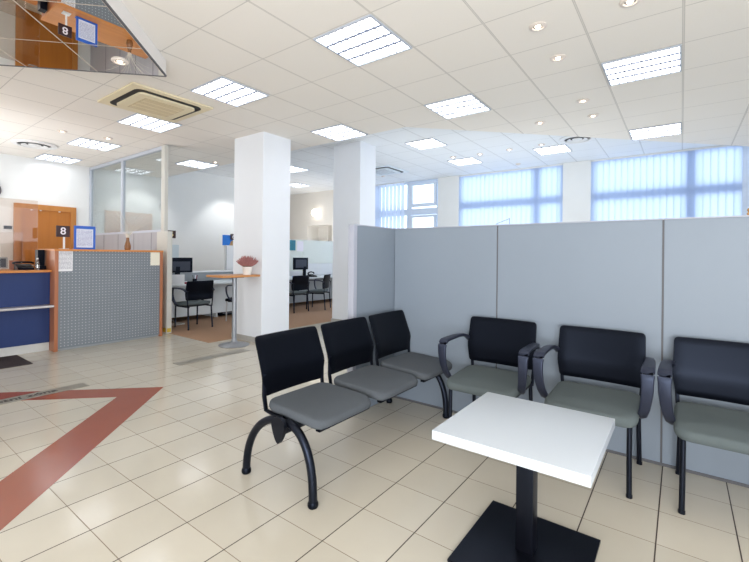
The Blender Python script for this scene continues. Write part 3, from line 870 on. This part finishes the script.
part('plate', BB(-9.985, -9.97, 2.03, 2.145, 1.725, 1.785), M['black_plastic'], t, world=True, smooth=False)

# ------------------------------------------------------------------ floor fittings
solo('door_mat', BB(-6.70, -6.05, .3, 1.50, 0, .010, .003), M['mat'], 'dark speckled mat on the floor before the blue counter', 'mat')
def strip(x0, x1, y0, y1, lab, txt=None):
    t = thing('floor_strip', lab, 'floor strip', ((x0+x1)/2, (y0+y1)/2, 0))
    part('plate', BB(x0, x1, y0, y1, .0, .0035), M['steelstrip'], t, world=True, smooth=False)
    return t
s1 = strip(-4.79, -4.635, -.3, 1.59, 'grey floor strip with lettering crossing the red band')
# lettering runs along +Y and is read from the right-hand side
LET = Matrix(((0, -1, 0, 0), (1, 0, 0, 0), (0, 0, 1, 0), (0, 0, 0, 1)))
text_mesh('lettering', 'diskretní zóna', .105, M['ink'], s1, Matrix.Translation((0, .365, .0042)) @ LET, sx=1.15)
s2 = thing('floor_strip', 'plain grey floor strip pointing at the high table', 'floor strip', (-4.75, 3.0, 0))
part('plate', BB(-4.825, -4.675, 2.515, 2.99, 0, .0035), M['steelstrip'], s2, world=True, smooth=False)
part('plate', BB(-4.825, -4.675, 2.995, 3.49, 0, .0035), M['steelstrip'], s2, world=True, smooth=False)

# high table with plant
t = thing('high_table', 'tall standing table with orange wooden top beside the front pillar', 'table', (-5.13, 3.56, 0))
b = bmesh.new(); lathe(b, [(0, 0), (.205, 0), (.212, .006), (.20, .014), (.12, .026), (.055, .045), (.036, .07), (.033, .1), (0, .1)], 40); part('base', b, M['pole_grey'], t)
b = bmesh.new(); lathe(b, [(0, .06), (.033, .06), (.033, .975), (0, .975)], 24); part('pole', b, M['pole_grey'], t)
part('tabletop', BB(-.20, .20, -.32, .29, .978, 1.008, .005), M['bar_wood'], t)
b = bmesh.new(); prism(b, rrect(.2, .2, .03), .968, .979); part('support_plate', b, M['black_metal'], t)
t = thing('potted_heather', 'dusky pink heather in a white pot on the high table', 'plant', (-5.02, 3.69, 1.008))
b = bmesh.new(); lathe(b, [(0, 0), (.055, 0), (.064, .07), (.07, .10), (.073, .10), (.073, .115), (.062, .115), (.06, .09), (0, .085)], 28); part('pot', b, M['pot'], t)
b = bmesh.new(); b2 = bmesh.new()
for k in range(230):
    a = random.uniform(0, 2*PI); el = random.uniform(.15, 1.0)**.8; L = random.uniform(.09, .16)
    d = Vector((math.cos(a)*(1-el**2*.85), math.sin(a)*(1-el**2*.85), .35+el*.9)).normalized()
    p0 = Vector((math.cos(a)*.03, math.sin(a)*.03, .10)); 
    path = [p0 + d*L*f + Vector((0, 0, .02*f*f)) for f in (0, .35, .7, 1)]
    sweep(b2, path[:3], circ(.0018, 4))
    sweep(b, [path[1], path[2], path[3]], circ(.0085, 5), scales=[(.6, .6), (1.1, 1.1), (.35, .35)])
part('stems', b2, M['heather_green'], t); part('blossom', b, M['heather'], t)

# ------------------------------------------------------------------ first workstation (left of the front pillar)
t = thing('office_desk', 'white service desk with panelled front, left of the front pillar', 'desk', (-7.8, 4.6, .006))
part('desktop', BB(-8.3, -7.40, 3.46, 6.35, .70, .73, .003), M['cool_white'], t, world=True)
part('modesty_panel', BB(-7.66, -7.63, 3.50, 6.3, .10, .70), M['cool_white'], t, world=True, smooth=False)
for y in (3.50, 4.9, 6.3): part('side_panel', BB(-8.28, -7.66, y-.015, y+.015, .006, .70), M['cool_white'], t, world=True, smooth=False)
t = thing('low_partition', 'low grey partition with white sill behind the first desk', 'partition', (-8.42, 4.95, .006))
part('panel', BB(-8.46, -8.40, 3.46, 6.35, .006, .90), M['grey_mid'], t, world=True, smooth=False)
part('sill', BB(-8.52, -8.34, 3.46, 6.35, .90, .93, .004), M['white_plastic'], t, world=True)
t = thing('monitor', 'large black monitor on the first desk behind the white screen', 'monitor', (-7.85, 4.2, .73))
part('screen_housing', BB(-7.87, -7.83, 3.86, 4.46, .93, 1.225, .006), M['black_plastic'], t, world=True)
part('rear_panel', BB(-7.832, -7.825, 3.92, 4.41, .97, 1.15), M['mon_screen'], t, world=True, smooth=False)
part('stand', BB(-7.86, -7.82, 4.12, 4.2, .742, 1.05), M['black_plastic'], t, world=True, smooth=False)
part('foot', BB(-7.95, -7.76, 4.04, 4.28, .73, .742, .003), M['black_plastic'], t, world=True)
solo('desk_screen', BB(-7.46, -7.43, 3.50, 4.08, .73, .915, .003), M['white_plastic'], 'small white privacy screen on the first desk edge', 'screen')
t = thing('pen_cup', 'dark cup of coloured pens on the first desk', 'pen cup', (-7.55, 4.35, .73))
b = bmesh.new(); lathe(b, [(0, 0), (.04, 0), (.042, .09), (.037, .09), (.036, .01), (0, .01)], 20); part('cup', b, M['black_plastic'], t)
for k, (dx, dy, m) in enumerate(((.02, .015, 'red_small'), (-.02, .02, 'sign_white'), (.0, -.022, 'heather_green'), (-.02, -.01, 'folder_blue'))):
    b = bmesh.new(); tube(b, [(dx*.4, dy*.4, .012), (dx*1.9, dy*1.9, .16)], .007, 8); part('pen', b, M[m], t)
b = BB(-7.58, -7.50, 4.14, 4.26, .73, .765, .012, 3); solo('stapler', b, M['red_small'], 'small crimson object lying left of the pen cup', 'stapler')
b = bmesh.new(); prism(b, rrect(.40, .42, .09, 5), 0, .05)
bmesh.ops.transform(b, matrix=Matrix.Translation((-8.12, 3.98, .95)) @ Matrix.Rotation(PI/2, 4, 'Y'), verts=b.verts[:])
t = thing('office_chair', 'black office chair top showing above the monitor', 'office chair', (-8.12, 3.80, .006))
b = bmesh.new(); prism(b, rrect(.60, .36, .09, 5), -.03, .03); bmesh.ops.transform(b, matrix=Matrix.Translation((-9.08, 4.02, .98)) @ Matrix.Rotation(PI/2, 4, 'Y'), verts=b.verts[:]); bevel(b, .01); t.location = (-9.08, 4.02, .006)
part('backrest', b, M['black_plastic'], t, world=True)
b = bmesh.new(); tube(b, [(-9.08, 4.02, .72), (-9.08, 4.02, .48), (-9.02, 4.02, .44)], .025); part('back_post', b, M['black_metal'], t, world=True)
b = pad(.48, .46, .07, .1); bmesh.ops.transform(b, matrix=Matrix.Translation((-8.86, 4.02, .50)) @ Matrix.Rotation(PI/2, 4, 'Z'), verts=b.verts[:]); part('seat', b, M['black_plastic'], t, world=True)
b = bmesh.new(); tube(b, [(-8.86, 4.02, .43), (-8.86, 4.02, .08)], .03)
for k in range(5):
    a = 2*PI*k/5; tube(b, [(-8.86, 4.02, .1), (-8.86+.28*math.cos(a), 4.02+.28*math.sin(a), .07)], .018, 8)
    lathe(b, [(0, -.03), (.02, -.02), (.03, 0), (.02, .02), (0, .03)], 10, (-8.86+.28*math.cos(a), 4.02+.28*math.sin(a), .036))
part('pedestal', b, M['black_metal'], t, world=True)
# number sign hung on the back of the partition post
t = thing('counter_sign', 'small dark sign with yellow numeral 5 showing behind the partition post', 'sign', (-7.17, 3.72, .73))
part('post', BB(-7.52, -7.505, 3.81, 3.825, .73, 1.60), M['white_plastic'], t, world=True, smooth=False)
pl = part('plate', BB(-7.505, -7.49, 3.74, 3.885, 1.585, 1.725), M['sign_brown'], t, world=True, smooth=False)
text_mesh('numeral', '5', .13, M['sign_yellow'], pl, Matrix.Translation((-7.49+7.17+.001, 3.8125-3.72, 1.655-.73)) @ FACE_PX)
t.location = (-7.51, 3.865, .73)
for o_ in t.children: o_.location = (-7.17+7.51, 3.72-3.815, 0)
solo('wall_notice', BB(-10.0, -9.993, 5.02, 5.33, 1.19, 1.52), M['paper_grey'], 'pale blue grey sheet on the wall above the first desk', 'notice', smooth=False)
t = thing('notice_stand', 'narrow white upright stand under the blue poster by the front pillar', 'stand', (-8.63, 6.11, .006))
part('body', BB(-8.66, -8.60, 5.72, 6.5, .006, 1.51, .003), M['white_plastic'], t, world=True)
part('edge', BB(-8.60, -8.597, 5.72, 5.735, .93, 1.50), M['seam'], t, world=True, smooth=False)
t = thing('poster', 'bright blue poster with gold patches on top of the narrow white stand', 'poster', (-8.68, 5.95, 1.51))
part('sheet', BB(-8.65, -8.64, 5.66, 6.2, 1.51, 1.755), M['poster_blue'], t, world=True, smooth=False)
b = bmesh.new(); b.faces.new([b.verts.new((-8.639, y, z)) for y, z in ((5.84, 1.51), (6.05, 1.51), (6.05, 1.60), (5.97, 1.64), (5.88, 1.61))]); part('gold_patch', b, M['poster_gold'], t, world=True, smooth=False)
b = bmesh.new(); b.faces.new([b.verts.new((-8.638, y, z)) for y, z in ((5.93, 1.52), (6.15, 1.52), (6.15, 1.62), (6.0, 1.61))]); part('navy_patch', b, M['poster_navy'], t, world=True, smooth=False)
t = thing('counter_sign', 'small dark brown sign at the corner of the blue poster', 'sign', (-8.64, 6.0, 1.51))
part('plate', BB(-8.634, -8.62, 5.86, 6.0, 1.645, 1.785), M['sign_brown'], t, world=True, smooth=False)
part('post', BB(-8.632, -8.622, 5.93, 5.945, 1.51, 1.66), M['white_plastic'], t, world=True, smooth=False)
text_mesh('numeral', '6', .12, M['sign_white'], t, Matrix.Translation((.021, -.07, .205)) @ FACE_PX)
t = thing('computer_case', 'black computer case under the first desk behind the silver chair', 'computer', (-7.9, 5.3, .006))
part('case', BB(-8.1, -7.68, 4.98, 5.6, .02, .26, .008), M['black_plastic'], t, world=True)
part('front_panel', BB(-7.68, -7.672, 5.05, 5.5, .05, .23), M['seam'], t, world=True, smooth=False)
b = bmesh.new()
for k in range(3):
    tube(b, [(-7.60, 3.60+.05*k, .5), (-7.52, 3.62+.06*k, .2), (-7.40+.05*k, 3.70+.1*k, .02), (-7.28, 3.9+.05*k, .014), (-7.36, 4.05, .014), (-7.55, 4.0-.05*k, .014)], .005, 6)
solo('cable_bundle', b, M['cable'], 'loose white cables on the carpet under the first desk', 'cable')

# ------------------------------------------------------------------ second workstation (between the pillars)
t = thing('office_desk', 'white service desk with two chairs, seen between the pillars', 'desk', (-8.0, 7.7, .006))
part('desktop', BB(-8.35, -7.52, 6.50, 9.5, .70, .73, .003), M['cool_white'], t, world=True)
part('modesty_panel', BB(-7.80, -7.77, 6.55, 9.45, .10, .70), M['grey_mid'], t, world=True, smooth=False)
for y in (6.55, 9.45): part('side_panel', BB(-8.3, -7.80, y-.015, y+.015, .006, .70), M['cool_white'], t, world=True, smooth=False)
t = thing('monitor', 'black monitor on the desk between the pillars', 'monitor', (-7.95, 7.45, .73))
part('screen_housing', BB(-7.97, -7.93, 7.24, 7.74, .92, 1.23, .006), M['black_plastic'], t, world=True)
part('rear_panel', BB(-7.932, -7.925, 7.30, 7.68, .97, 1.18), M['mon_screen'], t, world=True, smooth=False)
part('stand', BB(-7.96, -7.92, 7.58, 7.66, .742, 1.0), M['black_plastic'], t, world=True, smooth=False)
part('foot', BB(-8.03, -7.86, 7.48, 7.74, .73, .742, .003), M['black_plastic'], t, world=True)
t = thing('desk_telephone', 'black telephone on the desk between the pillars, right of the monitor', 'telephone', (-7.75, 7.72, .73))
b = bmesh.new(); prism(b, [(-.09, 0), (.09, 0), (.09, .028), (-.09, .075)], -.085, .085)
bmesh.ops.transform(b, matrix=Matrix(((1, 0, 0, 0), (0, 0, 1, 0), (0, 1, 0, 0), (0, 0, 0, 1))), verts=b.verts[:]); part('body', b, M['black_plastic'], t)
b = bmesh.new(); sweep(b, [(-.05, -.11, .085), (-.05, -.08, .115), (-.05, 0, .13), (-.05, .08, .115), (-.05, .11, .085)], rrect(.04, .025, .008)); part('handset', b, M['black_plastic'], t)
solo('folder', BB(-7.72, -7.56, 7.0, 7.32, .73, .775, .004), M['folder_blue'], 'bright blue folder on the desk between the pillars', 'folder')
t = thing('glass_divider', 'frosted pale divider panes behind the desk between the pillars', 'divider', (-8.5, 8.2, .006))
part('base_panel', BB(-8.50, -8.45, 6.5, 9.93, .006, .86), M['white_plastic'], t, world=True, smooth=False)
for y0, y1 in ((6.5, 8.05), (8.07, 9.93)): part('pane', BB(-8.48, -8.47, y0, y1, .86, 1.72), M['frosted'], t, world=True, smooth=False)
part('desk_screen', BB(-8.44, -8.40, 8.05, 9.6, .73, 1.06), M['white_plastic'], t, world=True, smooth=False)
solo('poster', BB(-8.468, -8.462, 7.48, 7.78, 1.42, 1.70), M['teal'], 'teal poster on the pale divider above the far monitor', 'poster', smooth=False)
solo('wall_notice', BB(-8.468, -8.464, 7.84, 8.07, 1.40, 1.68), M['sign_white'], 'white sheet beside the teal poster on the divider', 'notice', smooth=False)
t = thing('wall_lamp', 'glowing round wall lamp above the niche', 'lamp', (-9.80, WY-.02, 2.71))
b = bmesh.new(); bmesh.ops.create_uvsphere(b, u_segments=24, v_segments=14, radius=.13); bmesh.ops.translate(b, verts=b.verts[:], vec=(0, -.10, 0)); part('globe', b, M['lamp_em'], t)
b = bmesh.new(); lathe(b, [(0, 0), (.06, 0), (.06, .03), (0, .03)], 20); bmesh.ops.rotate(b, verts=b.verts[:], cent=(0, 0, 0), matrix=Matrix.Rotation(PI/2, 3, 'X')); part('wall_mount', b, M['white_plastic'], t)

# ------------------------------------------------------------------ oddments over the divider
t = thing('display_stand', 'thin wire stand with two dark pegs showing over the divider', 'stand', (-1.33, 3.80, 0))
b = bmesh.new(); tube(b, [(-1.40, 3.80, 1.61), (-1.275, 3.80, 1.655)], .0022, 8); tube(b, [(-1.275, 3.80, 1.66), (-1.275, 3.80, .02)], .0022, 8); tube(b, [(-1.40, 3.80, 1.61), (-1.40, 3.80, .02)], .0022, 8)
part('wire', b, M['seam'], t, world=True)
for x, z in ((-1.365, 1.57), (-1.315, 1.605)):
    b = bmesh.new(); lathe(b, [(0, 0), (.008, 0), (.008, .06), (.005, .075), (.0065, .085), (.002, .115), (0, .12)], 10, (x, 3.80, z-.12)); tube(b, [(x, 3.80, z-.12), (x, 3.80, .02)], .004, 6); part('peg', b, M['black_plastic'], t, world=True)
part('foot', BB(-1.45, -1.22, 3.7, 3.9, 0, .02), M['black_metal'], t, world=True, smooth=False)
b = bmesh.new(); lathe(b, [(0, 0), (.014, 0), (.018, .01), (.012, .02), (.017, .032), (.011, .042), (0, .045)], 14, (.318, 3.19, TOPZ+.008))
solo('ornament', b, M['tan'], 'tiny tan ornament on the divider top at the right edge', 'ornament')

# ------------------------------------------------------------------ light
w = bpy.data.worlds.new('daylight'); scene.world = w; w.use_nodes = True
nt = w.node_tree; nt.nodes.clear()
out = nt.nodes.new('ShaderNodeOutputWorld'); bg = nt.nodes.new('ShaderNodeBackground')
tc = nt.nodes.new('ShaderNodeTexCoord'); sp = nt.nodes.new('ShaderNodeSeparateXYZ'); nt.links.new(tc.outputs['Generated'], sp.inputs[0])
mr = nt.nodes.new('ShaderNodeMapRange'); nt.links.new(sp.outputs[1], mr.inputs[0]); mr.inputs[1].default_value = -.3; mr.inputs[2].default_value = .5
mx = nt.nodes.new('ShaderNodeMix'); mx.data_type = 'RGBA'; nt.links.new(mr.outputs[0], mx.inputs[0])
mx.inputs[6].default_value = (1.06, 1.09, 1.13, 1); mx.inputs[7].default_value = (2.5, 2.75, 3.1, 1)
nt.links.new(mx.outputs[2], bg.inputs[0]); bg.inputs[1].default_value = 1.0
nt.links.new(bg.outputs[0], out.inputs[0])
def spot_lamp(name, loc, aim, energy, size, blend=.6, col=(1, .98, .95)):
    l = bpy.data.lights.new(name, 'SPOT'); l.energy = energy; l.spot_size = math.radians(size); l.spot_blend = blend; l.color = col; l.shadow_soft_size = .05
    o = bpy.data.objects.new(name, l); C.objects.link(o); o.location = loc
    o.rotation_euler = (Vector(aim)-Vector(loc)).to_track_quat('-Z', 'Y').to_euler()
for y, e in ((2.6, 8), (4.4, 34), (6.6, 34)):
    spot_lamp('wall_washer', (-9.2, y, LO-.03), (-10.0, y, 1.6), e, 90)

def up_fill(name, loc, sx, sy, energy, aim, col=(1, 1, 1)):
    l = bpy.data.lights.new(name, 'AREA'); l.shape = 'RECTANGLE'; l.size = sx; l.size_y = sy; l.energy = energy; l.color = col
    o = bpy.data.objects.new(name, l); C.objects.link(o); o.location = loc
    o.rotation_euler = Vector(aim).to_track_quat('-Z', 'Y').to_euler()
# unseen fill lights, added to brighten the room by bounce off the ceiling
up_fill('bounce_fill', (1.0, -1.8, 1.15), 3, 2, 260, (-.75, 1.0, .95), (.98, .99, 1))
up_fill('bounce_fill', (-3.0, 7.6, .95), 5, 3, 50, (0, .1, 1), (.92, .97, 1))
up_fill('bounce_fill', (-8.6, .4, 1.25), 1, 3, 66, (.45, .35, 1), (.97, .985, 1))
up_fill('bounce_fill', (-9.2, 8.6, .9), .8, 1.6, 30, (.1, .3, 1), (1, .98, .95))

# ------------------------------------------------------------------ camera
cam = bpy.data.cameras.new('camera'); co = bpy.data.objects.new('camera', cam); C.objects.link(co)
cam.sensor_width = 36.0; cam.sensor_fit = 'HORIZONTAL'; cam.lens = 413.3/749*36
cam.shift_y = -(281-255.7)/749; cam.clip_start = .05
co.matrix_world = Matrix.Translation((0, 0, 1.30)) @ Matrix.Rotation(.6385, 4, 'Z') @ Matrix.Rotation(PI/2, 4, 'X') @ Matrix.Rotation(.010, 4, 'Z')
scene.camera = co
scene.view_settings.view_transform = 'Standard'
scene.view_settings.exposure = 0.0
